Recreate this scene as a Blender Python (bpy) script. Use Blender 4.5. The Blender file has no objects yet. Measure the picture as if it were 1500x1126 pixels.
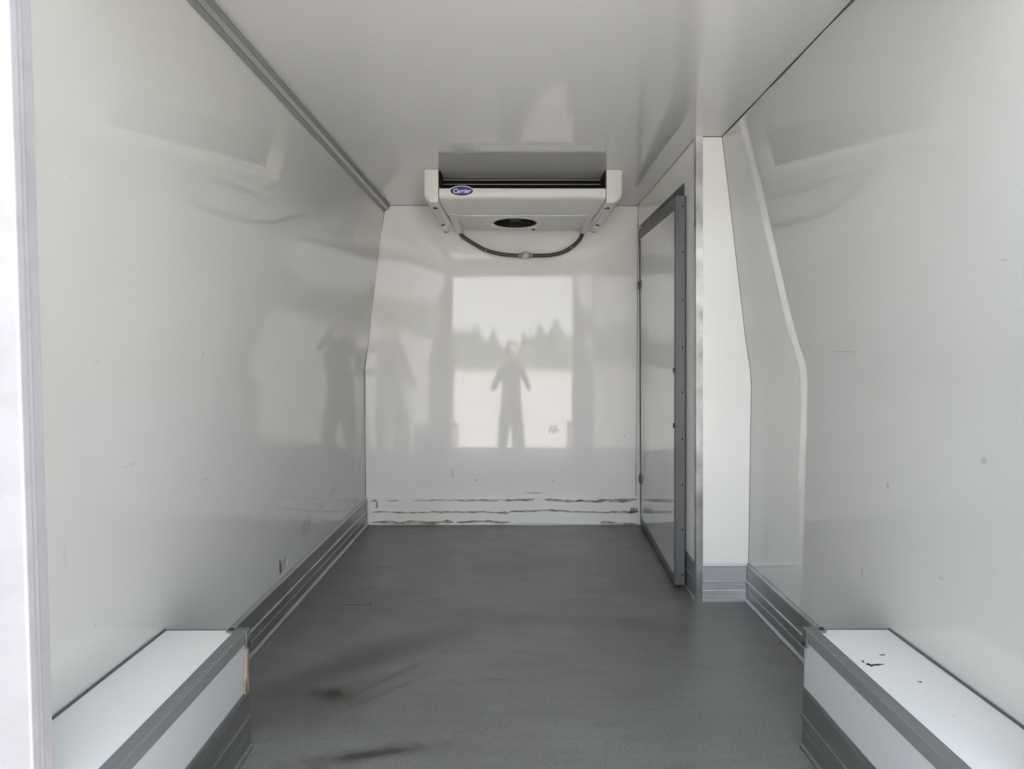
import bpy, bmesh, math, random
from mathutils import Vector, Matrix
random.seed(7)
S = bpy.context.scene
COL = S.collection

# ------------------------------------------------------------------ camera
cd = bpy.data.cameras.new('camera'); cam = bpy.data.objects.new('camera', cd); COL.objects.link(cam)
cd.sensor_width = 36.0; cd.lens = 36.0 * 1040 / 1500; cd.clip_start = 0.02; cd.clip_end = 500
cam.location = (0, 0, 1.0)
cam.rotation_euler = (math.pi/2 - math.atan(48/1040), 0, -3/1040)
S.camera = cam

# ------------------------------------------------------------------ sky, sun, exposure
S.view_settings.view_transform = 'Standard'
S.view_settings.look = 'None'
S.view_settings.gamma = 1.0
S.view_settings.use_curve_mapping = False
S.view_settings.exposure = 1.42
S.cycles.diffuse_bounces = 10
S.cycles.glossy_bounces = 8
S.cycles.max_bounces = 16
W = bpy.data.worlds.new('sky'); S.world = W; W.use_nodes = True
wn, wl = W.node_tree.nodes, W.node_tree.links
bg = wn['Background']
tc = wn.new('ShaderNodeTexCoord')
sep = wn.new('ShaderNodeSeparateXYZ'); wl.new(tc.outputs['Generated'], sep.inputs[0])
ramp = wn.new('ShaderNodeValToRGB'); wl.new(sep.outputs['Z'], ramp.inputs[0])
ramp.color_ramp.elements[0].position = 0.0; ramp.color_ramp.elements[0].color = (0.80, 0.82, 0.84, 1)
ramp.color_ramp.elements[1].position = 1.0; ramp.color_ramp.elements[1].color = (0.16, 0.22, 0.32, 1)
e = ramp.color_ramp.elements.new(0.3); e.color = (0.52, 0.58, 0.66, 1)
nz = wn.new('ShaderNodeTexNoise'); nz.inputs['Scale'].default_value = 3.2; nz.inputs['Detail'].default_value = 6
mp = wn.new('ShaderNodeMapping'); mp.inputs['Scale'].default_value = (1, 1, 2.6)
wl.new(tc.outputs['Generated'], mp.inputs[0]); wl.new(mp.outputs[0], nz.inputs['Vector'])
cr = wn.new('ShaderNodeValToRGB'); wl.new(nz.outputs['Fac'], cr.inputs[0])
cr.color_ramp.elements[0].position = 0.45; cr.color_ramp.elements[1].position = 0.68
mx = wn.new('ShaderNodeMix'); mx.data_type = 'RGBA'
wl.new(cr.outputs['Color'], mx.inputs[0]); wl.new(ramp.outputs['Color'], mx.inputs[6])
mx.inputs[7].default_value = (0.70, 0.70, 0.70, 1)
wl.new(mx.outputs[2], bg.inputs['Color']); bg.inputs['Strength'].default_value = 2.6
sd = bpy.data.lights.new('sun', 'SUN'); sun = bpy.data.objects.new('sun', sd); COL.objects.link(sun)
sd.energy = 21.0; sd.angle = 0.0093; sd.color = (1.0, 0.95, 0.91)
sun.rotation_euler = Vector((-0.35, -1.0, -0.70)).to_track_quat('-Z', 'Y').to_euler()
sun.location = (3, 6, 8)

# ------------------------------------------------------------------ material helpers
def mat(name, col, rough=0.5, metal=0.0, ior=1.5):
    m = bpy.data.materials.new(name); m.use_nodes = True
    b = m.node_tree.nodes['Principled BSDF']
    b.inputs['Base Color'].default_value = (*col, 1); b.inputs['Roughness'].default_value = rough
    b.inputs['Metallic'].default_value = metal; b.inputs['IOR'].default_value = ior
    return m
class N:
    """small node-graph helper"""
    def __init__(s, m):
        s.t = m.node_tree; s.b = s.t.nodes['Principled BSDF']
        s.tc = s.t.nodes.new('ShaderNodeTexCoord'); s.pos = s.tc.outputs['Object']
    def n(s, typ): return s.t.nodes.new(typ)
    def l(s, a, b): s.t.links.new(a, b)
    def math(s, op, a, b=None, clamp=False):
        n = s.n('ShaderNodeMath'); n.operation = op; n.use_clamp = clamp
        for i, v in enumerate((a, b)):
            if v is None: continue
            if isinstance(v, (int, float)): n.inputs[i].default_value = v
            else: s.l(v, n.inputs[i])
        return n.outputs[0]
    def map(s, scale=(1, 1, 1), loc=(0, 0, 0), rot=(0, 0, 0)):
        n = s.n('ShaderNodeMapping'); n.inputs['Scale'].default_value = scale; n.inputs['Location'].default_value = loc
        n.inputs['Rotation'].default_value = rot; s.l(s.pos, n.inputs[0]); return n.outputs[0]
    def noise(s, scale, detail=4, vec=None, rough=0.5):
        n = s.n('ShaderNodeTexNoise'); n.inputs['Scale'].default_value = scale; n.inputs['Detail'].default_value = detail
        n.inputs['Roughness'].default_value = rough
        s.l(vec if vec is not None else s.pos, n.inputs['Vector']); return n.outputs['Fac']
    def step(s, v, a, b):
        n = s.n('ShaderNodeMapRange'); n.clamp = True
        n.inputs[1].default_value = a; n.inputs[2].default_value = b; s.l(v, n.inputs[0]); return n.outputs[0]
    def mix(s, f, a, b):
        n = s.n('ShaderNodeMix'); n.data_type = 'RGBA'
        for i, v in ((0, f), (6, a), (7, b)):
            if isinstance(v, (int, float)): n.inputs[i].default_value = v
            elif isinstance(v, tuple): n.inputs[i].default_value = (*v, 1)
            else: s.l(v, n.inputs[i])
        return n.outputs[2]
    def blob(s, c, r, soft=0.6, rot=0.0, nscale=14, namp=0.9):
        """irregular spot of wear centred at c with radii r (0 = that axis does not matter)"""
        sub = s.n('ShaderNodeVectorMath'); sub.operation = 'SUBTRACT'; s.l(s.pos, sub.inputs[0]); sub.inputs[1].default_value = c
        ro = s.n('ShaderNodeVectorRotate'); ro.rotation_type = 'Z_AXIS'; ro.inputs['Angle'].default_value = rot; s.l(sub.outputs[0], ro.inputs[0])
        sc = s.n('ShaderNodeVectorMath'); sc.operation = 'MULTIPLY'; s.l(ro.outputs[0], sc.inputs[0])
        sc.inputs[1].default_value = tuple(0 if k == 0 else 1/k for k in r)
        ln = s.n('ShaderNodeVectorMath'); ln.operation = 'LENGTH'; s.l(sc.outputs[0], ln.inputs[0])
        nn = s.math('MULTIPLY', s.math('SUBTRACT', s.noise(nscale, 6), 0.5), namp*2)
        return s.step(s.math('ADD', ln.outputs['Value'], nn), 1.0, 1.0 - soft)
    def bump(s, h, strength, dist):
        n = s.n('ShaderNodeBump'); n.inputs['Strength'].default_value = strength; n.inputs['Distance'].default_value = dist
        s.l(h, n.inputs['Height']); s.l(n.outputs[0], s.b.inputs['Normal'])
    def color(s, c): s.l(c, s.b.inputs['Base Color'])
    def rough(s, c): s.l(c, s.b.inputs['Roughness'])

def gelcoat(name, col, rough=0.07, wave=0.0035, wscale=(1.3, 1.3, 1.3), extra=None, scuff=1.0):
    """glossy laminate panel: faint waviness, hairline scuffs"""
    m = mat(name, col, rough, 0, 1.6); g = N(m)
    c = g.mix(g.step(g.noise(1.7, 3), 0.3, 0.75), col, tuple(k*0.965 for k in col))
    dirt = (col[0]*0.45, col[1]*0.46, col[2]*0.44)
    st = g.math('MULTIPLY', g.step(g.noise(9, 3, g.map((1.6, 1.6, 12), (3, 1, 2), (0.5, 0.2, 0.3))), 0.765, 0.80), 0.35*scuff)
    c = g.mix(st, c, dirt)
    st2 = g.math('MULTIPLY', g.step(g.noise(42, 2, g.map((1, .8, 0.35), (7, 5, 1))), 0.775, 0.81), 0.45*scuff)
    c = g.mix(st2, c, dirt)
    if extra: c = extra(g, c)
    g.color(c)
    g.rough(g.math('ADD', g.math('MULTIPLY', g.step(g.noise(5, 5), 0.35, 0.8), 0.025), rough))
    g.bump(g.noise(1.0, 1, g.map(wscale)), 1.0, wave)
    return m
def brushed(name, col, rough=0.34, stretch=(40, 1.2, 40), amt=0.35, metal=1.0):
    m = mat(name, col, rough, metal); g = N(m)
    a = g.noise(3, 5, g.map(stretch))
    c = g.mix(g.step(a, 0.3, 0.7), tuple(k*(1-amt) for k in col), tuple(min(1, k*(1+amt*0.5)) for k in col))
    c = g.mix(g.math('MULTIPLY', g.step(g.noise(6, 6), 0.52, 0.75), 0.35), c, tuple(k*0.55 for k in col))
    g.color(c)
    g.rough(g.math('ADD', g.math('MULTIPLY', a, 0.22), rough - 0.08))
    g.bump(a, 0.15, 0.002)
    return m

WHITE = (0.54, 0.553, 0.53)  # white gelcoat, darkened in colour for weaker light on side-facing panels
def left_marks(g, c):
    d = (0.33, 0.33, 0.31)
    for cy, z, ry, rz, f in ((2.64, .20, .05, .03, .45), (2.95, .27, .10, .05, .35), (3.35, .33, .09, .03, .3), (1.62, .74, .03, .004, .3),
                             (2.0, .64, .04, .003, .3), (1.48, .98, .012, .004, .3), (3.75, .40, .012, .045, .6), (1.38, .60, .006, .035, .25)):
        c = g.mix(g.math('MULTIPLY', g.blob((0, cy, z), (0, ry, rz), .4, 0, 70, 1.2), f), c, d)
    return c
def right_marks(g, c):
    d = (0.36, 0.35, 0.34)
    for cy, z, ry, rz, f in ((2.62, .30, .035, .075, .3), (1.42, .78, .012, .008, .7), (1.78, .66, .008, .010, .7), (1.9, .40, .008, .016, .6),
                             (1.32, 1.17, .012, .003, .4), (2.0, 1.0, .09, .003, .5), (1.55, .50, .01, .01, .5)):
        c = g.mix(g.math('MULTIPLY', g.blob((0, cy, z), (0, ry, rz), .4, 0, 70, 1.2), f), c, d)
    return c
def back_marks(g, c):
    d = (0.40, 0.39, 0.37)
    for x, z, rx, rz, f in ((.25, .555, .035, .03, .75), (.14, .185, .06, .006, .6), (-.33, .30, .012, .03, .3), (-.19, .26, .006, .008, .7),
                            (.25, .255, .006, .006, .7), (.66, .52, .006, .006, .7)):
        c = g.mix(g.math('MULTIPLY', g.blob((x, 0, z), (rx, 0, rz), .4, 0, 60, .9), f), c, d)
    return c
M = {}
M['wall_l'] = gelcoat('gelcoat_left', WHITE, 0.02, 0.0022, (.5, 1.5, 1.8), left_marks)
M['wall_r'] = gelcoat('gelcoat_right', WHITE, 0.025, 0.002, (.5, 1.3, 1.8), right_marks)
M['wall_b_lit'] = gelcoat('gelcoat_back_lit', (0.86, 0.845, 0.83), 0.04, 0.0012, (4, 1, 1.5), back_marks, 0.5)  # white gelcoat lightened in colour for frontal light on the back wall
M['ceil'] = gelcoat('gelcoat_ceiling', (0.62, 0.62, 0.605), 0.02, 0.0007, (1.4, 1.0, 1), None, 0.0); M['ceil'].node_tree.nodes['Principled BSDF'].inputs['IOR'].default_value = 1.75
M['panel'] = gelcoat('gelcoat_door', WHITE, 0.05, 0.001, (2, 1.5, 1.2), None, 0.4)
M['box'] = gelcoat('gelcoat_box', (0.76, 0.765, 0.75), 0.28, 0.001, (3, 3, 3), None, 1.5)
M['box_side_shaded'] = gelcoat('gelcoat_box_side_shaded', (0.47, 0.48, 0.50), 0.28, 0.001, (3, 3, 3), None, 1.5)  # darker copy of the box white; shade on its sides put into colour
M['house'] = gelcoat('gelcoat_housing', (0.85, 0.855, 0.825), 0.16, 0.001, (2, 2, 2), None, 0.4)  # white raised in colour for frontal light on the housing face
M['alu'] = brushed('brushed_aluminium', (0.42, 0.425, 0.43), 0.40, (26, 1.0, 26), 0.2)
M['alu_x'] = brushed('brushed_aluminium_across', (0.60, 0.61, 0.64), 0.42, (1.2, 40, 40), 0.15, 0.7)
M['alu_post'] = brushed('aluminium_corner', (0.58, 0.58, 0.58), 0.28, (3, 3, 3.5), 0.4)
M['alu_dull'] = brushed('dull_aluminium_edging', (0.19, 0.195, 0.195), 0.5, (60, 1.5, 60), 0.1, 0.2)
M['cove'] = brushed('cove_aluminium', (0.30, 0.31, 0.30), 0.5, (60, 1.2, 60), 0.12, 0.4)
M['cove_mid'] = brushed('cove_aluminium_face', (0.43, 0.44, 0.44), 0.35, (60, 1.2, 60), 0.1, 0.6)
M['seal'] = mat('grey_sealant', (0.10, 0.10, 0.095), 0.6)
M['frame'] = brushed('door_frame_grey', (0.125, 0.128, 0.135), 0.42, (30, 30, 1.0), 0.12, 0.25)
M['steel'] = brushed('bracket_steel', (0.32, 0.33, 0.33), 0.42, (20, 20, 20), 0.25, 0.8)
M['screw'] = mat('dark_screw', (0.05, 0.05, 0.055), 0.4, 0.7)
M['plastic'] = mat('white_plastic', (0.74, 0.735, 0.70), 0.35)
M['plastic2'] = mat('white_plastic_tray', (0.70, 0.70, 0.67), 0.42)
M['black'] = mat('black_plastic', (0.008, 0.008, 0.008), 0.5)
M['fin'] = mat('dark_coil_fin', (0.004, 0.004, 0.004), 0.8, 0.0)
M['tube'] = mat('coil_tube_aluminium', (0.72, 0.70, 0.66), 0.4, 0.4)
M['hose_a'] = mat('hose_brown_grey', (0.075, 0.060, 0.055), 0.45)
M['hose_b'] = mat('hose_charcoal', (0.045, 0.047, 0.045), 0.45)
M['tie'] = mat('pale_clip', (0.30, 0.29, 0.26), 0.5)
M['conn'] = mat('cream_connector', (0.55, 0.52, 0.42), 0.4)
M['blue'] = mat('badge_blue', (0.018, 0.016, 0.17), 0.3)
M['bwhite'] = mat('badge_white', (0.85, 0.85, 0.85), 0.35)
M['glue'] = mat('old_adhesive', (0.27, 0.245, 0.18), 0.8)
g = N(M['glue']); g.color(g.mix(g.step(g.noise(22, 5), .4, .62), (0.27, 0.245, 0.175), (0.55, 0.53, 0.43)))
M['wood'] = mat('bare_wood_chip', (0.33, 0.23, 0.12), 0.8)
g = N(M['wood']); g.color(g.mix(g.step(g.noise(60, 4, g.map((1, 1, .2))), .4, .6), (0.16, 0.10, 0.05), (0.50, 0.40, 0.26)))
M['flake'] = mat('torn_laminate', (0.62, 0.62, 0.60), 0.5)
M['jamb'] = mat('jamb_white_paint', (0.3, 0.3, 0.3), 0.22)
g = N(M['jamb']); g.color(g.mix(g.step(g.noise(12, 5), .45, .8), (0.39, 0.38, 0.40), (0.33, 0.325, 0.34)))
M['rubber'] = mat('rubber_seal', (0.16, 0.16, 0.16), 0.6)
# floor vinyl: grey-green, speckled, with tyre and scuff stains
M['floor'] = mat('grey_vinyl_floor', (0.12, 0.13, 0.125), 0.4); g = N(M['floor'])
c = g.mix(g.step(g.noise(1.6, 5), .3, .7), (0.134, 0.136, 0.123), (0.180, 0.184, 0.172))
c = g.mix(g.math('MULTIPLY', g.step(g.noise(4, 6, g.map((1, 5, 1))), .45, .7), .30), c, (0.09, 0.092, 0.085))
c = g.mix(g.math('MULTIPLY', g.step(g.noise(190, 1), .62, .68), .8), c, (0.05, 0.055, 0.055))
c = g.mix(g.math('MULTIPLY', g.step(g.noise(150, 1, g.map((1, 1, 1), (4, 7, 2))), .64, .70), .6), c, (0.23, 0.25, 0.25))
brown = (0.058, 0.052, 0.042)
for cx, cy, rx, ry, rot, f, ns in ((-.48, 2.26, .46, .12, -.75, .7, 7), (-.56, 2.0, .24, .22, 0, .6, 5), (-.515, 2.04, .06, .06, .4, 1.0, 18), (-.36, 1.72, .24, .05, -.25, .85, 22), (-.40, 2.10, .35, .02, -.9, .5, 12), (-.36, 2.05, .30, .015, -.8, .4, 12),
                                   (-.30, 2.42, .5, .12, -.5, .35, 5), (-.60, 2.77, .055, .010, .1, .9, 20), (.05, 2.62, .8, .10, .1, .22, 4),
                                   (.50, 2.55, .35, .09, .2, .3, 5), (-.05, 3.3, .5, .25, 0, .3, 3), (.72, 3.0, .10, .18, 0, .35, 5), (.0, 2.06, .004, .06, 0, .4, 9), (-.16, 2.1, .10, .012, .7, .4, 9)):
    c = g.mix(g.math('MULTIPLY', g.blob((cx, cy, 0), (rx, ry, 0), .9, rot, ns, .7), f), c, brown)
for cx, cy, rx_, ry_, rot, f, ns in ((-.515, 2.035, .040, .035, .3, .75, 30), (-.535, 2.03, .09, .05, .3, .4, 26), (-.62, 2.765, .075, .007, .05, .8, 30), (-.555, 2.785, .006, .022, 0, .8, 40), (-.335, 1.725, .10, .02, -.25, .6, 30), (-.05, 2.13, .05, .004, .2, .5, 30)):
    c = g.mix(g.math('MULTIPLY', g.blob((cx, cy, 0), (rx_, ry_, 0), .5, rot, ns, .6), f), c, (.022, .022, .02))
g.color(c)
g.rough(g.math('ADD', g.math('MULTIPLY', g.noise(7, 5), 0.25), 0.24))
g.bump(g.noise(160, 2), 0.12, 0.002)
M['ground'] = mat('yard_concrete', (0.44, 0.40, 0.36), 0.9); g = N(M['ground'])
g.color(g.mix(g.step(g.noise(.5, 6), .3, .7), (0.51, 0.475, 0.44), (0.43, 0.40, 0.37)))
M['hedge'] = mat('hedge_green', (0.05, 0.08, 0.03), 0.8); g = N(M['hedge'])
g.color(g.mix(g.step(g.noise(3, 6), .35, .7), (0.015, 0.022, 0.010), (0.06, 0.075, 0.035)))

# ------------------------------------------------------------------ mesh helpers
def obj(name, bm, m, parent=None, smooth=None):
    me = bpy.data.meshes.new(name)
    bmesh.ops.recalc_face_normals(bm, faces=bm.faces[:])
    bm.to_mesh(me); bm.free()
    for k in (m if isinstance(m, (list, tuple)) else [m]): me.materials.append(k)
    if smooth is not None:
        for p in me.polygons: p.use_smooth = True
        me.set_sharp_from_angle(angle=math.radians(smooth))
    o = bpy.data.objects.new(name, me); COL.objects.link(o)
    if parent is not None:
        o.parent = parent
        if parent.type == 'EMPTY': o.matrix_parent_inverse = Matrix.Translation(parent.location).inverted()
    return o
def struct(name, bm, m, parent=None, smooth=None):
    o = obj(name, bm, m, parent, smooth)
    if parent is None: o['kind'] = 'structure'
    return o
def thing(name, label, cat, loc):
    o = bpy.data.objects.new(name, None); COL.objects.link(o); o.location = loc; o.empty_display_size = .05
    o['label'] = label; o['category'] = cat
    return o
def box(bm, x0, x1, y0, y1, z0, z1, bev=0.0, seg=2):
    vs = [bm.verts.new((x, y, z)) for x in (x0, x1) for y in (y0, y1) for z in (z0, z1)]
    fs = [bm.faces.new([vs[i] for i in q]) for q in ((0, 1, 3, 2), (4, 6, 7, 5), (0, 4, 5, 1), (2, 3, 7, 6), (0, 2, 6, 4), (1, 5, 7, 3))]
    if bev:
        es = {e for f in fs for e in f.edges}
        bmesh.ops.bevel(bm, geom=list(es), offset=bev, segments=seg, affect='EDGES', profile=0.5)
    return vs
def hexa(bm, p):
    """solid from 8 corner points: bottom ring then top ring"""
    vs = [bm.verts.new(q) for q in p]
    for q in ((3, 2, 1, 0), (4, 5, 6, 7), (0, 1, 5, 4), (1, 2, 6, 5), (2, 3, 7, 6), (3, 0, 4, 7)): bm.faces.new([vs[i] for i in q])
    return vs
def loft(bm, rings, closed=True, caps=True):
    R = [[bm.verts.new(p) for p in r] for r in rings]
    n = len(R[0])
    for a, b in zip(R, R[1:]):
        for i in range(n if closed else n-1):
            bm.faces.new((a[i], a[(i+1) % n], b[(i+1) % n], b[i]))
    if caps and closed:
        bm.faces.new(R[0][::-1]); bm.faces.new(R[-1])
    return R
def tube(bm, pts, r, seg=10, ribs=0.0):
    pts = [Vector(p) for p in pts]; rings = []
    for i, p in enumerate(pts):
        t = (pts[min(i+1, len(pts)-1)] - pts[max(i-1, 0)]).normalized()
        a = t.cross(Vector((0, 1, 0)) if abs(t.y) < .9 else Vector((1, 0, 0))).normalized(); b = t.cross(a)
        rr = (r[i] if isinstance(r, list) else r) * (1 + (ribs if i % 2 else 0))
        rings.append([p + a*rr*math.cos(2*math.pi*k/seg) + b*rr*math.sin(2*math.pi*k/seg) for k in range(seg)])
    loft(bm, rings)
def disc(bm, c, axis, r, h, seg=12, r2=None):
    """short cylinder from c along axis"""
    c = Vector(c); t = Vector(axis).normalized(); tube(bm, [c, c + t*h*.7, c + t*h], [r, r, r2 if r2 else r*.75], seg)
def spline(ps, n):
    out = []
    ps = [Vector(p) for p in ps]; P = [2*ps[0]-ps[1]] + ps + [2*ps[-1]-ps[-2]]
    for i in range(1, len(P)-2):
        for k in range(n):
            t = k/n
            out.append(0.5*((2*P[i]) + (P[i+1]-P[i-1])*t + (2*P[i-1]-5*P[i]+4*P[i+1]-P[i+2])*t*t + (3*P[i]-P[i-1]-3*P[i+1]+P[i+2])*t**3))
    return out + [ps[-1]]
B = bmesh.new

# ------------------------------------------------------------------ the room of the van body
YB, YD = 4.07, 1.10                     # back wall, rear door line
HX, HY = 0.750, 2.806                   # side-door housing: side plane and rear face
def ceil_z(y): return 1.828 + (YB - y) * 0.0075
LP = [(0, .833), (.88, .833), (.93, .829), (.97, .822), (1.02, .814), (1.125, .800), (1.33, .773), (1.524, .748), (1.70, .7255), (1.90, .700)]
RP = [(0, .956), (.86, .956), (.93, .951), (.98, .942), (1.04, .932), (1.15, .917), (1.266, .902), (1.42, .882), (1.572, .863), (1.72, .8425), (1.90, .818)]
def prof(P, z):
    for (z0, x0), (z1, x1) in zip(P, P[1:]):
        if z <= z1: return x0 + (x1-x0)*(z-z0)/(z1-z0)
    return P[-1][1]
def lx(y, z): return -prof(LP, z) - 0.0148*(YB - y)
def rx(y, z): return prof(RP, z)
def hx(z): return HX - 0.0125*z

bm = B(); box(bm, -1.06, 1.12, YD, YB+.1, -.12, 0); struct('floor', bm, M['floor'])
bm = B()
loft(bm, [[(-1.06, y, ceil_z(y)), (1.12, y, ceil_z(y)), (1.12, y, ceil_z(y)+.1), (-1.06, y, ceil_z(y)+.1)] for y in (YD, 2.5, YB+.1)])
struct('ceiling', bm, M['ceil'])
def side_wall(name, fx, P, sgn, m, top):
    bm = B(); rings = []
    for y in (YD+.02, 2.1, 3.1, YB+.1):
        inn = [(fx(y, z), y, z) for z, _ in P]
        rings.append(inn + [(sgn*1.12 if sgn > 0 else -1.06, y, P[-1][0]), (sgn*1.12 if sgn > 0 else -1.06, y, 0)])
    loft(bm, rings)
    return struct(name, bm, m, None, 20)
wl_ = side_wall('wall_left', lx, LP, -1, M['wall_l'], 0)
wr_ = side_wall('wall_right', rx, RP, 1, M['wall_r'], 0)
bm = B()
def sm(a, b, v): t = max(0, min(1, (v-a)/(b-a))); return t*t*(3-2*t)
def bulge(x, z): return .026*math.cos(max(-.5, min(.5, (x+.035)/1.62))*math.pi)*sm(.165, .42, z)*(1-sm(1.55, 1.80, z))
gx = [-1.06 + 2.18*i/48 for i in range(49)]; gz = [1.9*i/40 for i in range(41)]
R = loft(bm, [[(x, YB - bulge(x, z), z) for x in gx] for z in gz], False, False)
bk = loft(bm, [[(x, YB+.1, z) for x in gx] for z in (0, 1.9)], False, False)
wb_ = struct('wall_back', bm, M['wall_b_lit'], None, 30)
# kick panel along the bottom of the back wall, with strips of old adhesive
bm = B(); box(bm, -.822, .757, YB-.006, YB, 0.0, .160, .0015, 1); kp = struct('kick_panel', bm, M['wall_b_lit'], wb_)
kp['label'] = 'low white kick panel with rows of brown glue marks'
def residue(x0, x1, z, h, y=YB-.006, seed=0):
    rr = random.Random(seed); bm = B(); n = max(8, int((x1-x0)/.03)); up, dn = [], []
    zz = z; h *= 1.55
    for i in range(n+1):
        x = x0 + (x1-x0)*i/n; t = h*(.45+.75*rr.random())*(0.35 if i in (0, n) else 1)
        zz = z + (zz-z)*.7 + (rr.random()-.5)*h*.5
        up.append((x, zz+t/2)); dn.append((x, zz-t/2))
    ring = up + dn[::-1]
    loft(bm, [[(x, y, q) for x, q in ring], [(x, y-.0022, q+.0004) for x, q in ring]])
    return obj('glue_residue', bm, M['glue'], wb_)
for a in ((-.70, -.645, .139, .008), (-.56, -.33, .143, .007), (-.34, -.06, .143, .008), (-.06, .14, .145, .008), (.20, .42, .144, .012), (.40, .742, .142, .013),
          (-.80, -.45, .076, .006), (-.46, .00, .076, .009), (.0, .36, .078, .010), (.36, .60, .075, .007), (.58, .74, .077, .010), (.69, .738, .076, .022),
          (-.80, -.33, .014, .013), (-.31, .0, .018, .010), (.52, .742, .012, .012)):
    residue(*a, seed=int(a[0]*1000)+int(a[2]*999))
bm = B(); tube(bm, spline([(-.797, YB-.007, .140), (-.778, YB-.008, .143), (-.768, YB-.008, .132), (-.768, YB-.007, .100)], 5), .0055, 6); obj('glue_residue', bm, M['glue'], wb_)
bm = B()
hexa(bm, [(.02, YB-.016, 0), (.30, YB-.014, 0), (.30, YB-.007, 0), (.02, YB-.007, 0), (.02, YB-.011, .012), (.30, YB-.010, .010), (.30, YB-.007, .010), (.02, YB-.007, .012)])
obj('loose_edge', bm, M['flake'], wb_)

# ------------------------------------------------------------------ housing of the side door (right rear of the room)
OY, OZ = 3.00, 1.707                    # near edge and head of the side-door opening
bm = B()
def pier(y0, y1, z0, z1, x1=.97):
    hexa(bm, [(hx(z0), y0, z0), (x1, y0, z0), (x1, y1, z0), (hx(z0), y1, z0), (hx(z1), y0, z1), (x1, y0, z1), (x1, y1, z1), (hx(z1), y1, z1)])
pier(HY, OY, 0, 1.90); pier(OY, YB, OZ, 1.90)
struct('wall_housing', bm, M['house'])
# corner angle on the housing
bm = B()
for z0, z1 in ((0, 1.838),):
    hexa(bm, [(hx(z0)-.003, HY-.003, z0), (hx(z0)+.024, HY-.003, z0), (hx(z0)+.024, HY, z0), (hx(z0)-.003, HY, z0),
              (hx(z1)-.003, HY-.003, z1), (hx(z1)+.024, HY-.003, z1), (hx(z1)+.024, HY, z1), (hx(z1)-.003, HY, z1)])
    hexa(bm, [(hx(z0)-.003, HY, z0), (hx(z0), HY, z0), (hx(z0), HY+.025, z0), (hx(z0)-.003, HY+.025, z0),
              (hx(z1)-.003, HY, z1), (hx(z1), HY, z1), (hx(z1), HY+.025, z1), (hx(z1)-.003, HY+.025, z1)])
struct('trim_2', bm, M['alu_post'])

# ------------------------------------------------------------------ aluminium skirting
SK = [(0, .155), (.004, .155), (.011, .145), (.009, .142), (.009, .088), (.014, .084), (.014, .079), (.009, .075), (.009, .052), (.0075, .050), (.0075, .047), (.009, .045), (.009, .013), (.019, .007), (.019, 0), (0, 0)]
def skirt(name, a, b, nrm, m, parent=None, k=1.0):
    bm = B(); nrm = Vector(nrm)
    loft(bm, [[Vector(p) + nrm*s*k + Vector((0, 0, z)) for s, z in SK] for p in (a, b)])
    return struct(name, bm, m, parent)
skirt('baseboard_left', (lx(1.76, 0), 1.76, 0), (lx(YB-.006, 0), YB-.006, 0), (1, 0, 0), M['alu'])
skirt('baseboard_right', (.956, 1.76, 0), (.956, HY-.0005, 0), (-1, 0, 0), M['alu'])
hb = skirt('baseboard_housing', (.772, HY, 0), (.946, HY, 0), (0, -1, 0), M['alu_x'], None, .7)
skirt('baseboard_side', (HX, HY+.026, 0), (HX, OY-.001, 0), (-1, 0, 0), M['alu'], None, .5)

# ------------------------------------------------------------------ ceiling edge strips
bm = B(); rings = []
for y in (YD+.03, 2.5, YB-.0005):
    zc = ceil_z(y); z0 = zc-.034; x0 = lx(y, z0); d = Vector((.032, 0, .033))
    p = Vector((x0, y, z0)); n = Vector((.7, 0, -.7))
    rings.append([p, p+n*.004, p+d*.30+n*.005, p+d*.34+n*.010, p+d*.66+n*.010, p+d*.70+n*.005, p+d+n*.003, p+d, p+Vector((-.02, 0, .03))])
R = loft(bm, rings)
for f in bm.faces:
    f.material_index = 0
bm.faces.ensure_lookup_table()
cov = struct('trim_1', bm, [M['cove'], M['cove_mid']])
for pgn in cov.data.polygons:
    if len(pgn.vertices) == 4 and abs(pgn.normal.y) < .3:
        ids = sorted(v % 9 for v in pgn.vertices)
        if ids == [3, 3, 4, 4]: pgn.material_index = 1
bm = B(); rings = []
for i in range(12):
    y = YD+.03 + (HY-YD-.03)*i/11; zc = ceil_z(y); x = rx(y, zc); r = .003 + .0012*math.sin(i*2.1)
    rings.append([(x+.004, y, zc+.002), (x-r, y, zc+.001), (x-r*.7, y, zc-r), (x+.002, y, zc-r*1.6)])
loft(bm, rings); struct('trim_3', bm, M['seal'])
def bead(name, pts, r=.003):
    bm = B(); tube(bm, pts, r, 6); return struct(name, bm, M['seal'])
bead('trim_4', [(hx(1.83), YB-.002, 0.165), (hx(1.83)+.0, YB-.002, 1.826)], .0015)
bead('trim_5', [(lx(YB, z), YB-.001, z) for z in (0.16, .5, .9, .97, 1.125, 1.5, 1.795)], .0018)
bead('trim_6', [(-.70, YB-.001, 1.8275), (hx(1.82), YB-.001, 1.8275)], .0015)
bead('trim_7', [(rx(HY, z), HY-.001, z) for z in (0.155, .5, .86, .93, .98, 1.04, 1.266, 1.572, 1.84)], .0015)
bead('trim_8', [(hx(1.83), HY, 1.8365), (rx(HY, 1.84), HY, 1.8365)], .0015)
bead('trim_9', [(hx(1.83), HY, 1.836), (hx(1.83), YB, 1.828)], .0012)

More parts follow.
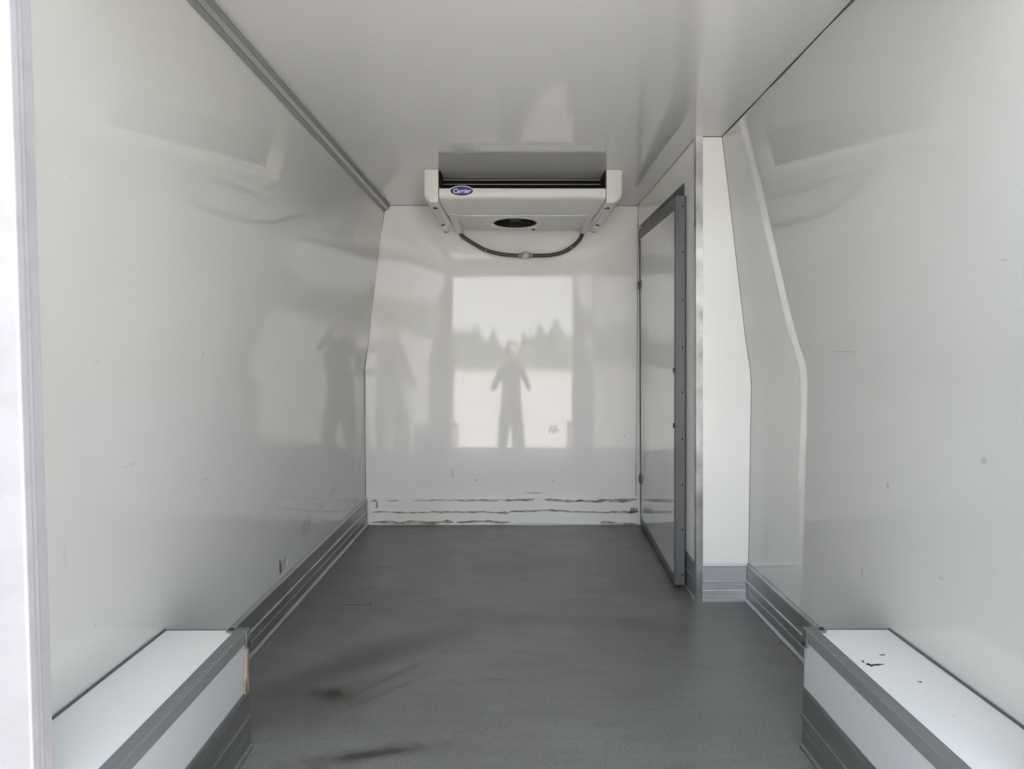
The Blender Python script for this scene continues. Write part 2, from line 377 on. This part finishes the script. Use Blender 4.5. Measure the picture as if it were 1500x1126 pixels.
# torn laminate on the left wall
for y, z, s, k in ((2.66, .205, .026, 1), (2.98, .262, .016, 2), (3.16, .30, .018, 3)):
    rr = random.Random(k); x = lx(y, z) + .001; bm = B()
    v = [bm.verts.new((x + .004*i*rr.random(), y + s*(a+.2*rr.random()), z + s*(b+.2*rr.random()))) for i, (a, b) in enumerate(((-.3, -.9), (.35, -.6), (.5, .3), (.25, 1.0), (-.15, .6)))]
    f = bm.faces.new(v); r = bmesh.ops.extrude_face_region(bm, geom=[f])
    bmesh.ops.translate(bm, vec=(.0015, 0, 0), verts=[q for q in r['geom'] if isinstance(q, bmesh.types.BMVert)])
    o = obj('torn_flake', bm, M['flake'], wl_)
bm = B(); x = lx(2.61, .205)
hexa(bm, [(x-.002, 2.600, .178), (x+.002, 2.606, .176), (x+.002, 2.625, .18), (x-.002, 2.62, .18), (x-.002, 2.598, .225), (x+.0015, 2.602, .228), (x+.0015, 2.612, .222), (x-.002, 2.612, .22)])
obj('gouge', bm, M['seal'], wl_)

# ------------------------------------------------------------------ side door, standing slightly proud of its opening
door = bpy.data.objects.new('door_1', None); COL.objects.link(door); door.location = (.75, YB-.01, 0); door['kind'] = 'structure'
TH = .043
def dp(u, z, w): return (.699 - .0095*z + u*(.053 - .003*z) + w, 2.963 + 1.094*u, z)
def dtop(u): return 1.645 + .047*u
def dsolid(bm, u0, u1, z0, z1, w0, w1):
    """z0/z1 are functions of u"""
    hexa(bm, [dp(u0, z0(u0), w0), dp(u0, z0(u0), w1), dp(u1, z0(u1), w1), dp(u1, z0(u1), w0),
              dp(u0, z1(u0), w0), dp(u0, z1(u0), w1), dp(u1, z1(u1), w1), dp(u1, z1(u1), w0)])
RW = .046; ru = RW/1.094
bot = lambda u: .012; botr = lambda u: .012 + .040; topr = lambda u: dtop(u) - RW - .012
bm = B(); dsolid(bm, ru*.5, 1-ru*.3, lambda u: .03, lambda u: dtop(u)-.02, .0025, TH-.004); obj('door_panel', bm, M['panel'], door)
def rail(u0, u1, z0, z1):
    bm = B(); dsolid(bm, u0, u1, z0, z1, 0, TH)
    es = [e for e in bm.edges]; bmesh.ops.bevel(bm, geom=es, offset=.0025, segments=1, affect='EDGES')
    return obj('frame_rail', bm, M['frame'], door)
rail(ru*.62, 1-ru*.62, topr, dtop); rail(ru*.62, 1-ru*.62, bot, botr)
rail(0, ru*.6, bot, dtop); rail(1-ru*.6, 1, bot, dtop)
def screw(parent, p, axis, r=.0045, h=.003, m='screw'):
    bm = B(); disc(bm, p, axis, r, h, 8); return obj('screw', bm, M[m], parent)
for z in (1.60, 1.412, 1.213, 1.018, .831, .634, .441, .25, .058):
    x, y, _ = dp(0, z, .031); screw(door, (x, y, z), (0, -1, 0))
for z in (.922, .69):
    x, y, _ = dp(0, z, 0)
    bm = B(); box(bm, x-.006, x+.003, y+.004, y+.022, z-.010, z+.010, .002, 1); obj('door_catch', bm, M['screw'], door)
for z in (1.376, .273):
    x, y, _ = dp(1, z, 0)
    bm = B(); box(bm, x-.010, x+.003, y-.05, y-.012, z-.022, z+.022, .003, 1); obj('hinge', bm, M['frame'], door)

# ------------------------------------------------------------------ wheel-arch boxes
WY, WZ, WN = 1.753, .302, YD+.015
def wheel_box(sgn, xin, fx, label):
    t = thing('wheel_arch_box', label, 'wheel box', (xin + sgn*.1, 1.45, 0))
    xo = lambda y, z: fx(y, z) - sgn*.004
    s = sgn; t['group'] = 'wheel-arch boxes'
    def wedge(x0, xo_, y0, y1, z0, z1, bev=0):
        bm = B()
        hexa(bm, [(x0, y0, z0), (xo_(y0, z0), y0, z0), (xo_(y1, z0), y1, z0), (x0, y1, z0), (x0, y0, z1), (xo_(y0, z1), y0, z1), (xo_(y1, z1), y1, z1), (x0, y1, z1)])
        return bm
    obj('side_panel', wedge(xin, lambda y, z: xin + s*.012, WN, WY, 0.0, WZ-.011), M['box_side_shaded'], t)
    obj('end_panel', wedge(xin+s*.0125, xo, WY-.012, WY, 0.0, WZ-.011), M['box_side_shaded'], t)
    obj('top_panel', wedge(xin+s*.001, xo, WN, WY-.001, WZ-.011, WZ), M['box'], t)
    # angle edging along the inner top edge
    bm = B(); e = s
    sec = [(-.003, -.026), (-.003, .0015), (-.0015, .003), (.027, .003), (.027, 0), (0, 0), (0, -.026)]
    loft(bm, [[(xin + e*a, y, WZ + b) for a, b in sec] for y in (WN, WY-.012)])
    obj('edge_trim', bm, M['alu_dull'], t)
    # vertical end strip
    bm = B(); box(bm, *sorted((xin-s*.003, xin+s*.004)), WY, WY+.003, .0, WZ); obj('end_strip', bm, M['alu_dull'], t)
    # kick strip with ridges
    skirt('kick_strip', (xin, WN, 0), (xin, WY, 0), (-s, 0, 0), M['alu'], t, .55)
    # sealant against the wall
    bm = B(); tube(bm, [(fx(y, WZ)-s*.003, y, WZ+.001) for y in (WN, 1.3, 1.5, WY)], .0035, 6); obj('sealant', bm, M['seal'], t)
    bm = B(); tube(bm, [(xin+s*.055, WY+.001, WZ), (fx(WY, WZ)-s*.003, WY+.001, WZ)], .002, 6); obj('sealant', bm, M['seal'], t)
    # folded corner bracket
    bm = B()
    pts = []
    def tab(base, du, dv, w, L, th):  # rounded-end tab
        base, du, dv, th = Vector(base), Vector(du), Vector(dv), Vector(th)
        ring = [base - dv*w/2, base + du*(L-w/2) - dv*w/2] + [base + du*(L-w/2) + du*math.sin(a)*w/2 - dv*math.cos(a)*w/2 for a in (math.pi*k/8 for k in range(1, 8))] + [base + du*(L-w/2) + dv*w/2, base + dv*w/2]
        loft(bm, [ring, [p + th for p in ring]])
    tab((xin - s*.0045, WY-.010, WZ+.003), (s, 0, 0), (0, 1, 0), .026, .052, (0, 0, .003))
    tab((xin - s*.0045, WY-.010, WZ+.006), (0, 0, -1), (0, 1, 0), .026, .048, (-s*.003, 0, 0))
    br = obj('corner_bracket', bm, M['steel'], t)
    screw(br, (xin + s*.034, WY-.012, WZ+.006), (0, 0, 1), .006, .004)
    screw(br, (xin - s*.0075, WY-.012, WZ-.030), (-s, 0, 0), .006, .004)
    return t
LB = wheel_box(-1, -.660, lx, 'white wheel-arch box on the left wall side with brown wood chip on its end')
RB = wheel_box(1, .744, rx, 'white wheel-arch box on the right wall side with black scuff on its top')
# bare wood showing at the end of the left box
bm = B(); ring = [(-.6585, 1.722, .152), (-.6585, 1.746, .150), (-.6585, 1.749, .235), (-.6585, 1.740, .252), (-.6585, 1.727, .243), (-.6585, 1.731, .20), (-.6585, 1.718, .175)]
loft(bm, [ring, [(x+.002, y, z) for x, y, z in ring]]); obj('wood_chip', bm, M['wood'], LB)
# scuffs on the right box top
for ring in ([(.795, 1.556), (.803, 1.560), (.807, 1.553), (.822, 1.556), (.838, 1.555), (.822, 1.549), (.808, 1.547), (.803, 1.541), (.800, 1.548)],
             [(.852, 1.605), (.866, 1.607), (.864, 1.602), (.853, 1.601)], [(.862, 1.47), (.872, 1.472), (.87, 1.466)], [(.80, 1.572), (.797, 1.577), (.793, 1.566), (.796, 1.562)]):
    bm = B(); loft(bm, [[(x, y, WZ-.0002) for x, y in ring], [(x, y, WZ+.0006) for x, y in ring]]); obj('scuff', bm, M['black'] if len(ring) > 5 else M['seal'], RB)

# ------------------------------------------------------------------ evaporator unit under the ceiling
EV = thing('evaporator_unit', 'white refrigeration evaporator with a blue oval badge hanging from the ceiling', 'cooling unit', (.06, 3.70, 1.83))
FY, RY = 3.300, 4.05
def part(name, bm, m, parent=EV, smooth=None): return obj(name, bm, m, parent, smooth)
XC = .0575
def tw(y): return .3835 - (y-FY)*.035      # half width
def side_cover(s, xo, xi):
    bm = B(); rings = []
    # cross-section outer edge, rounded at bottom; sweeps back, rounded at the front
    for y, ins in ((FY+.0, .014), (FY+.004, .007), (FY+.012, .002), (FY+.03, 0), (3.6, .004), (3.9, .010), (RY-.03, .016), (RY, .03)):
        zb = 1.684 - (y-FY)*.026
        o = xo - s*ins*1.0; zt = ceil_z(y)-.0005
        r = .046
        sec = [(o, zt), (o - s*.002, zb+r*1.4)]
        for k in range(0, 7):
            a = math.pi/2*k/6
            sec.append((o - s*.002 - s*(r - r*math.cos(a)), zb + ins*.6 + r - r*math.sin(a)))
        xq = XC + s*(tw(y) + .0035); sec += [(xq, zb+ins*.6), (xq, zt)]
        rings.append([(x, y, z) for x, z in sec])
    loft(bm, rings)
    return part('side_cover', bm, M['plastic'], EV, 35)
side_cover(-1, -.402, -.336); side_cover(1, .523, .446)
# drip tray: front lip and bottom
bm = B(); rings = []
sec = [(FY+.012, 1.752), (FY+.003, 1.750), (FY, 1.745), (FY, 1.722), (FY+.003, 1.712), (FY+.010, 1.705), (FY+.022, 1.701), (3.63, 1.689), (3.63, 1.70), (FY+.02, 1.712), (FY+.014, 1.73)]
n = 14
for i in range(n+1):
    u = -1 + 2*i/n
    rings.append([(XC + u*tw(y), y, z) for y, z in sec])
loft(bm, rings); tray = part('drip_tray', bm, M['plastic2'], EV, 30)
# rear bottom panel with the round fan opening
FX, FYC, FR = .028, 3.815, .112
bm = B(); seg = 48; y0, y1 = 3.63, 3.985
def pz(y): return 1.689 - (y-3.63)*.034
def rect_pt(a):
    dx, dy = math.cos(a), math.sin(a)
    t = 1e9
    for lim, d, c0 in (((XC-tw(3.8)), dx, FX), ((XC+tw(3.8)), dx, FX), (y0, dy, FYC), (y1, dy, FYC)):
        if abs(d) > 1e-6:
            q = (lim-c0)/d
            if q > 1e-6: t = min(t, q)
    return FX+dx*t, FYC+dy*t
angs = [2*math.pi*k/seg for k in range(seg)]
for cx_, cy_ in ((XC-tw(3.8), y0), (XC+tw(3.8), y0), (XC-tw(3.8), y1), (XC+tw(3.8), y1)): angs.append(math.atan2(cy_-FYC, cx_-FX) % (2*math.pi))
angs = sorted(set(round(a, 6) for a in angs))
def ringset(fn, dz): return [(*fn(a), pz(fn(a)[1]) + dz) for a in angs]
cir = lambda r: (lambda a: (FX + r*math.cos(a), FYC + r*math.sin(a)))
loft(bm, [ringset(rect_pt, .02), ringset(rect_pt, 0), ringset(cir(.158), 0), ringset(cir(.152), -.004), ringset(cir(.144), -.004), ringset(cir(.138), 0), ringset(cir(FR+.003), .0005)], True, False)
part('fan_panel', bm, M['plastic2'], EV, 30)
bm = B(); loft(bm, [ringset(cir(FR+.003), .0004), ringset(cir(FR), .004), ringset(cir(FR), .06)], True, False); part('fan_throat', bm, M['black'], EV, 30)
# step at the front of the fan panel and the drain pockets on both sides
bm = B(); box(bm, -.262, .385, 3.626, 3.634, 1.6855, 1.690, .001, 1); part('tray_step', bm, M['plastic'])
for s, xa, xb in ((-1, -.312, -.262), (1, .385, .426)):
    bm = B()
    hexa(bm, [(xa, 3.60, 1.688), (xb, 3.60, 1.688), (xb - (s < 0)*-.006 - (s > 0)*.004, 4.0, 1.652), (xa + (s < 0)*.018 - (s > 0)*0, 4.0, 1.652),
              (xa, 3.60, 1.70), (xb, 3.60, 1.70), (xb, 4.0, 1.70), (xa, 4.0, 1.70)])
    bmesh.ops.bevel(bm, geom=bm.edges[:], offset=.006, segments=2, affect='EDGES')
    part('drain_pocket', bm, M['plastic2'], EV, 40)
# fan
bm = B(); tube(bm, [(FX, FYC, pz(FYC)+.05), (FX, FYC, pz(FYC)+.07)], FR+.02, 32); fan = part('fan', bm, M['black'])
bm = B(); disc(bm, (FX, FYC, pz(FYC)+.05), (0, 0, -1), .04, .035, 20); part('fan_hub', bm, M['black'], fan)
for k in range(7):
    a = 2*math.pi*k/7; bm = B(); ca, sa = math.cos(a), math.sin(a)
    def q(r, t, z): return (FX + r*ca - t*sa, FYC + r*sa + t*ca, pz(FYC) + z)
    hexa(bm, [q(.035, -.02, .028), q(.105, -.03, .022), q(.105, .02, .045), q(.035, .012, .045), q(.035, -.02, .030), q(.105, -.03, .024), q(.105, .02, .047), q(.035, .012, .047)])
    part('fan_blade', bm, M['black'], fan)
for r in (.03, .052, .074, .096):
    bm = B(); pts = [(FX + r*math.cos(2*math.pi*k/28), FYC + r*math.sin(2*math.pi*k/28), pz(FYC)+.008) for k in range(29)]
    tube(bm, pts, .0012, 5); part('guard_ring', bm, M['black'], fan)
for k in range(3):
    a = k*2*math.pi/3 + .4; bm = B(); tube(bm, [(FX, FYC, pz(FYC)+.008), (FX+.116*math.cos(a), FYC+.116*math.sin(a), pz(FYC)+.006)], .002, 5); part('guard_spoke', bm, M['black'], fan)
for a in (0.12, math.pi-.15):
    bm = B(); disc(bm, (FX+.128*math.cos(a), FYC+.128*math.sin(a), pz(FYC)+.001), (0, 0, -1), .009, .005, 10); part('fan_clip', bm, M['plastic'], EV)
bm = B(); disc(bm, (.13, 3.965, pz(3.965)), (0, 0, -1), .008, .006, 10); part('drain_hole', bm, M['black'])
# coil seen through the front slot
bm = B(); box(bm, -.336, .446, 3.478, 3.50, 1.712, ceil_z(3.5)-.0005); coil = part('coil_core', bm, M['fin'])
bm = B()
for i in range(108):
    x = -.318 + i*.0071; box(bm, x-.0011, x+.0011, 3.4625, 3.479, 1.712, 1.8335)
fp = part('fin_pack', bm, M['fin'], coil); fp['kind'] = 'stuff'
for k in range(6):
    bm = B(); z = 1.8255 - k*.0205; tube(bm, [(-.320 + .00355*i, 3.4615, z) for i in range(214)], .0027, 6, -.6); part('coil_tube', bm, M['tube'], coil)
for x0, x1 in ((-.336, -.322), (.436, .446)):
    bm = B(); box(bm, x0, x1, 3.45, 3.479, 1.712, 1.8335); part('coil_end_plate', bm, M['fin'], coil)
for x0, x1 in ((XC-tw(FY)+.002, XC-tw(FY)+.005), (XC+tw(FY)-.005, XC+tw(FY)-.002)):
    bm = B(); box(bm, x0, x1, FY+.014, 3.449, 1.745, 1.8335); part('slot_shade_plate', bm, M['fin'])  # added black plates, putting slot shade over the white cover sides
# seam clips along both side covers
for s, xa in ((-1, -.352), (1, .461)):
    def zz(y): return 1.684 - (y-FY)*.026
    bm = B(); hexa(bm, [(xa-.018, FY-.002, 1.686), (xa+.017, FY-.002, 1.686), (xa+.017, 3.40, zz(3.4)-.004), (xa-.012, 3.40, zz(3.4)-.004), (xa-.018, FY-.002, 1.727), (xa+.017, FY-.002, 1.727), (xa+.017, 3.40, 1.70), (xa-.012, 3.40, 1.70)])
    bmesh.ops.bevel(bm, geom=bm.edges[:], offset=.003, segments=2, affect='EDGES'); cl = part('cover_clip', bm, M['plastic'], EV, 40)
    screw(cl, (xa, 3.375, zz(3.375)-.005), (0, 0, -1), .008, .004)
    bm = B(); box(bm, xa-.012, xa+.012, 3.405, 3.415, zz(3.41)-.004, zz(3.41)+.004); part('clip_slot', bm, M['screw'], cl)
    bm = B(); hexa(bm, [(xa-.011, 3.42, zz(3.42)-.004), (xa+.013, 3.42, zz(3.42)-.004), (xa+.013 - s*.0, 3.80, zz(3.8)-.004), (xa-.011, 3.80, zz(3.8)-.004), (xa-.011, 3.42, 1.70), (xa+.013, 3.42, 1.70), (xa+.013, 3.80, 1.69), (xa-.011, 3.80, 1.69)])
    cl2 = part('cover_strip', bm, M['plastic2'], EV)
    screw(cl2, (xa, 3.775, zz(3.775)-.004), (0, 0, -1), .009, .006)
    bm = B(); box(bm, xa-.012, xa+.014, 3.83, 3.97, zz(3.9)-.012, 1.69, .004, 2); cl3 = part('cover_clip', bm, M['plastic'], EV, 40)
    screw(cl3, (xa, 3.93, zz(3.9)-.012), (0, 0, -1), .007, .004, 'tie')
# badge
bm = B(); bc = Vector((-.2215, FY-.001, 1.736))
def oval(bm, a, b, y0, y1, n=40): loft(bm, [[(bc.x + a*math.cos(2*math.pi*k/n), y, bc.z + b*math.sin(2*math.pi*k/n)) for k in range(n)] for y in (y0, y1)])
oval(bm, .0565, .0245, bc.y, bc.y-.004); badge = part('badge', bm, M['bwhite']); badge['label'] = 'blue oval maker badge with white italic lettering'
bm = B(); oval(bm, .0525, .0212, bc.y-.004, bc.y-.005); part('badge_face', bm, M['blue'], badge)
tcv = bpy.data.curves.new('lettering', 'FONT'); tcv.body = 'Carrier'; tcv.size = .0275; tcv.shear = .32; tcv.align_x = 'CENTER'; tcv.align_y = 'CENTER'
tcv.extrude = .0005; tcv.offset = .0001; tcv.space_character = .98
to = bpy.data.objects.new('tmp', tcv); COL.objects.link(to)
dg = bpy.context.evaluated_depsgraph_get(); me = bpy.data.meshes.new_from_object(to.evaluated_get(dg)); bpy.data.objects.remove(to)
me.name = 'lettering'; me.materials.clear(); me.materials.append(M['bwhite'])
me.transform(Matrix.Translation((bc.x-.001, bc.y-.0058, bc.z-.0005)) @ Matrix.Rotation(math.pi/2, 4, 'X'))
lo = bpy.data.objects.new('lettering', me); COL.objects.link(lo); lo.parent = badge
# drain hose
HYY = 3.985
lp = spline([(-.277, HYY, 1.665), (-.262, HYY, 1.640), (-.20, HYY, 1.600), (-.129, HYY, 1.563), (-.05, HYY, 1.543), (.02, HYY, 1.536), (.075, HYY, 1.535)], 16)
rp = spline([(.10, HYY, 1.535), (.16, HYY, 1.535), (.23, HYY, 1.538), (.30, HYY, 1.556), (.355, HYY, 1.590), (.392, HYY, 1.630), (.405, HYY, 1.665)], 16)
bm = B(); tube(bm, lp, .0115, 10, -.12); h1 = part('drain_hose', bm, M['hose_a'], EV, 50); h1['label'] = 'brown-grey corrugated hose half'
bm = B(); tube(bm, rp, .0115, 10, -.12); h2 = part('drain_hose', bm, M['hose_b'], EV, 50); h2['label'] = 'charcoal corrugated hose half'
bm = B(); tube(bm, [(.068, HYY, 1.535), (.071, HYY, 1.535), (.077, HYY, 1.535), (.097, HYY, 1.535), (.103, HYY, 1.535), (.106, HYY, 1.535)], [.011, .018, .022, .022, .018, .011], 14); hc = part('hose_connector', bm, M['conn'], EV, 40)
for x0, x1 in ((.045, .069), (.105, .128)):
    bm = B(); xs = [x0 + (x1-x0)*k/6 for k in range(7)]; tube(bm, [(x, HYY, 1.535) for x in xs], [.013 if k % 2 else .0145 for k in range(7)], 12); part('hose_barb', bm, M['tie'], hc)
for ptsrc, i in ((lp, 48), (rp, 60)):
    p, q_ = ptsrc[i-1], ptsrc[i+1]; d = (q_-p).normalized()
    bm = B(); tube(bm, [p-d*.003, p+d*.003], .0135, 12); part('hose_clip', bm, M['tie'], h1 if ptsrc is lp else h2)

# ------------------------------------------------------------------ rear door frame
bm = B(); box(bm, -1.14, -.7165, YD-.06, YD-.040, -.12, 1.98, .004, 3)
fr = struct('door_2', bm, M['jamb'])
def fpart(name, bm, m): return obj(name, bm, m, fr)
bm = B(); box(bm, -1.14, -.7430, YD-.039, YD+.03, -.12, 1.98, .003, 2); fpart('door_post', bm, M['jamb'])
bm = B(); box(bm, .8315, 1.2, YD-.06, YD-.040, -.12, 1.98, .004, 3); fpart('door_post', bm, M['jamb'])
bm = B(); box(bm, .858, 1.2, YD-.039, YD+.02, -.12, 1.98, .003, 2); fpart('door_post', bm, M['jamb'])
bm = B(); box(bm, -.7165, .8315, YD-.06, YD+.03, 1.735, 1.98, .006, 2); fpart('door_header', bm, M['jamb'])
bm = B(); box(bm, -.7165, .8315, YD-.06, YD-.001, -.16, -.004, .004, 1); fpart('door_sill', bm, M['alu'])
bm = B(); box(bm, -.80, -.7370, YD-.018, YD-.012, 0.0, 1.735, .002, 1); fpart('frame_edge', bm, M['alu_dull'])
bm = B(); box(bm, -.80, -.7405, YD-.003, YD+.006, 0.0, 1.735, .003, 2); fpart('frame_edge', bm, M['jamb'])
bm = B(); box(bm, -.80, -.7540, YD+.024, YD+.036, 0.0, 1.735, .003, 2); fpart('rubber_seal', bm, M['rubber'])

# ------------------------------------------------------------------ outside, behind the camera (seen in the glossy back wall)
GZ = -.65
bm = B(); box(bm, -70, 70, -130, 12, GZ-.3, GZ); struct('ground', bm, M['ground'])
# rear doors swung open beside the opening
for k, (x0, x1) in enumerate(((-.99, -.93), (1.02, 1.08))):
    bm = B(); box(bm, x0, x1, .22, YD-.07, -.10, 1.90, .012, 2); d = struct('door_%d' % (k+3), bm, M['jamb'])
    xi = x1 if k == 0 else x0; s = 1 if k == 0 else -1
    bm = B(); box(bm, *sorted((xi-s*.001, xi+s*.006)), .28, YD-.13, -.03, 1.83, .003, 1); obj('inner_panel', bm, M['panel'], d)
    bm = B(); tube(bm, [(xi+s*.025, .30, .35), (xi+s*.025, .30, 1.45)], .012, 8); obj('lock_rod', bm, M['steel'], d)
    bm = B(); box(bm, *sorted((xi-s*.001, xi+s*.035)), .27, .33, .8, .95, .006, 2); obj('handle', bm, M['black'], d)

# ------------------------------------------------------------------ the photographer, standing behind the van and mirrored in the back wall
PX, PY = .05, -.44
PER = thing('person', 'person in dark grey jacket and dark trousers photographing the van with a phone', 'person', (PX, PY, GZ))
M['skin'] = mat('skin', (0.55, 0.36, 0.27), .5); M['jacket'] = mat('dark_grey_jacket', (.045, .047, .052), .8)
M['trouser'] = mat('dark_trousers', (.035, .037, .045), .85); M['shoe'] = mat('black_shoes', (.02, .02, .02), .6)
M['hair'] = mat('brown_hair', (.04, .028, .02), .7); M['eye'] = mat('eye_white', (.8, .8, .78), .2)
def skin_mesh(name, pts, edges, mats, pick, root=0, sub=2, parent=None):
    me = bpy.data.meshes.new(name); me.from_pydata([(PX+p[0], PY+p[1], GZ+p[2]) for p, r in pts], edges, [])
    o = bpy.data.objects.new(name, me); COL.objects.link(o)
    sk = o.modifiers.new('skin', 'SKIN'); sk.use_smooth_shade = True
    for i, (p, r) in enumerate(pts):
        v = me.skin_vertices[0].data[i]; v.radius = r if isinstance(r, tuple) else (r, r); v.use_root = (i == root)
    su = o.modifiers.new('sub', 'SUBSURF'); su.levels = sub; su.render_levels = sub
    dg = bpy.context.evaluated_depsgraph_get(); nm = bpy.data.meshes.new_from_object(o.evaluated_get(dg))
    bpy.data.objects.remove(o); nm.name = name
    nm.materials.clear()
    for m in mats: nm.materials.append(m)
    for p in nm.polygons:
        p.use_smooth = True; p.material_index = pick(p.center - Vector((PX, PY, GZ)))
    o = bpy.data.objects.new(name, nm); COL.objects.link(o)
    if parent:
        o.parent = parent; o.matrix_parent_inverse = Matrix.Translation(parent.location).inverted()
    return o
pts = [((0, 0, .93), (.185, .13)), ((0, .0, 1.08), (.175, .13)), ((0, .0, 1.25), (.185, .135)), ((0, 0, 1.39), (.17, .115)), ((0, .01, 1.48), .062), ((0, .02, 1.54), .052), ((0, .03, 1.60), (.068, .085)), ((0, .025, 1.67), (.076, .095)), ((0, .015, 1.735), (.055, .07))]
edges = [(i, i+1) for i in range(8)]
for s in (-1, 1):
    b = len(pts)
    pts += [((s*.17, 0, 1.415), .066), ((s*.255, .05, 1.30), .055), ((s*.30, .12, 1.20), .047), ((s*.22, .25, 1.38), .040), ((s*.125, .355, 1.54), .028), ((s*.105, .372, 1.585), (.018, .034)), ((s*.098, .385, 1.615), (.015, .034))]
    edges += [(3, b)] + [(b+i, b+i+1) for i in range(6)]
    b = len(pts)
    pts += [((s*.10, 0, .84), .118), ((s*.12, .01, .66), .105), ((s*.135, .02, .48), .092), ((s*.145, -.01, .28), .085), ((s*.15, -.02, .10), .075), ((s*.15, .05, .045), (.042, .04)), ((s*.16, .15, .035), (.04, .03))]
    edges += [(0, b)] + [(b+i, b+i+1) for i in range(6)]
def pk(c):
    if c.z > 1.495 and abs(c.x) < .11 and c.y < .2: return 0
    if c.y > .33: return 0
    if c.z > .90: return 1
    return 2 if c.z > .085 else 3
skin_mesh('body', pts, edges, [M['skin'], M['jacket'], M['trouser'], M['shoe']], pk, 0, 2, PER)
for s in (-1, 1):
    fpts, fe = [((s*.100, .380, 1.60), .016)], []
    for j, (dz, L) in enumerate(((.060, .95), (.040, 1.0), (.020, .95), (0.0, .8))):
        b = len(fpts)
        fpts += [((s*.104, .392, 1.612+dz*.8), .0095), ((s*.100, .425*1.0, 1.622+dz), .0088), ((s*.088, .437, 1.626+dz), .0082), ((s*(.088-.022*L), .4375, 1.628+dz), .007)]
        fe += [(0, b), (b, b+1), (b+1, b+2), (b+2, b+3)]
    b = len(fpts)
    fpts += [((s*.096, .385, 1.60), .011), ((s*.088, .400, 1.585), .0095), ((s*.070, .406, 1.600), .0085)]; fe += [(0, b), (b, b+1), (b+1, b+2)]
    skin_mesh('hand', fpts, fe, [M['skin']], lambda c: 0, 0, 1, PER)
def ppart(name, bm, m, smooth=60): return obj(name, bm, m, PER, smooth)
def ell(c, r, seg=16):
    bm = B(); bmesh.ops.create_uvsphere(bm, u_segments=seg, v_segments=seg//2+2, radius=1, matrix=Matrix.Translation((PX+c[0], PY+c[1], GZ+c[2])) @ Matrix.Diagonal((*r, 1))); return bm
bm = ell((0, .0, 1.70), (.088, .108, .095), 24)
bmesh.ops.delete(bm, geom=[v for v in bm.verts if (v.co.y-PY) > .045 and (v.co.z-GZ) < 1.735 or (v.co.z-GZ) < 1.64], context='VERTS'); ppart('hair', bm, M['hair'])
for s in (-1, 1):
    ppart('eye', ell((s*.03, .112, 1.665), (.013, .010, .010), 12), M['eye']); ppart('ear', ell((s*.083, .02, 1.655), (.012, .020, .032), 12), M['skin'])
ppart('nose', ell((0, .128, 1.635), (.014, .020, .024), 12), M['skin']); ppart('mouth', ell((0, .116, 1.598), (.024, .010, .007), 12), mat('lips', (.4, .18, .15), .5))
PH = thing('phone', 'black phone held up in both hands of the person', 'phone', (0, -.018, 1.0))
bm = B(); box(bm, -.080, .080, -.024, -.015, .962, 1.038, .004, 2); obj('phone_body', bm, M['black'], PH)
bm = B(); disc(bm, (0, -.016, 1.0), (0, 1, 0), .008, .004, 16); obj('camera_lens', bm, M['screw'], PH)
bm = B(); rr = random.Random(3); rings = []
for i in range(161):
    x = -60 + .75*i; h = 2.6 + 1.3*rr.random() + .7*math.sin(i*.37) + .5*math.sin(i*1.9); d = 1.6 + rr.random()
    rings.append([(x, -56 + d, GZ), (x, -56 + d*1.1, GZ + h*.5), (x + rr.random()*.5, -56 + d*.6, GZ + h*.9), (x, -56, GZ + h), (x, -56-d*.7, GZ + h*.8), (x, -56-d, GZ)])
loft(bm, rings)
hd = obj('hedge', bm, M['hedge'], None, 60); hd['kind'] = 'stuff'; hd['label'] = 'long dark green hedge across the yard behind the van'; hd['category'] = 'hedge'
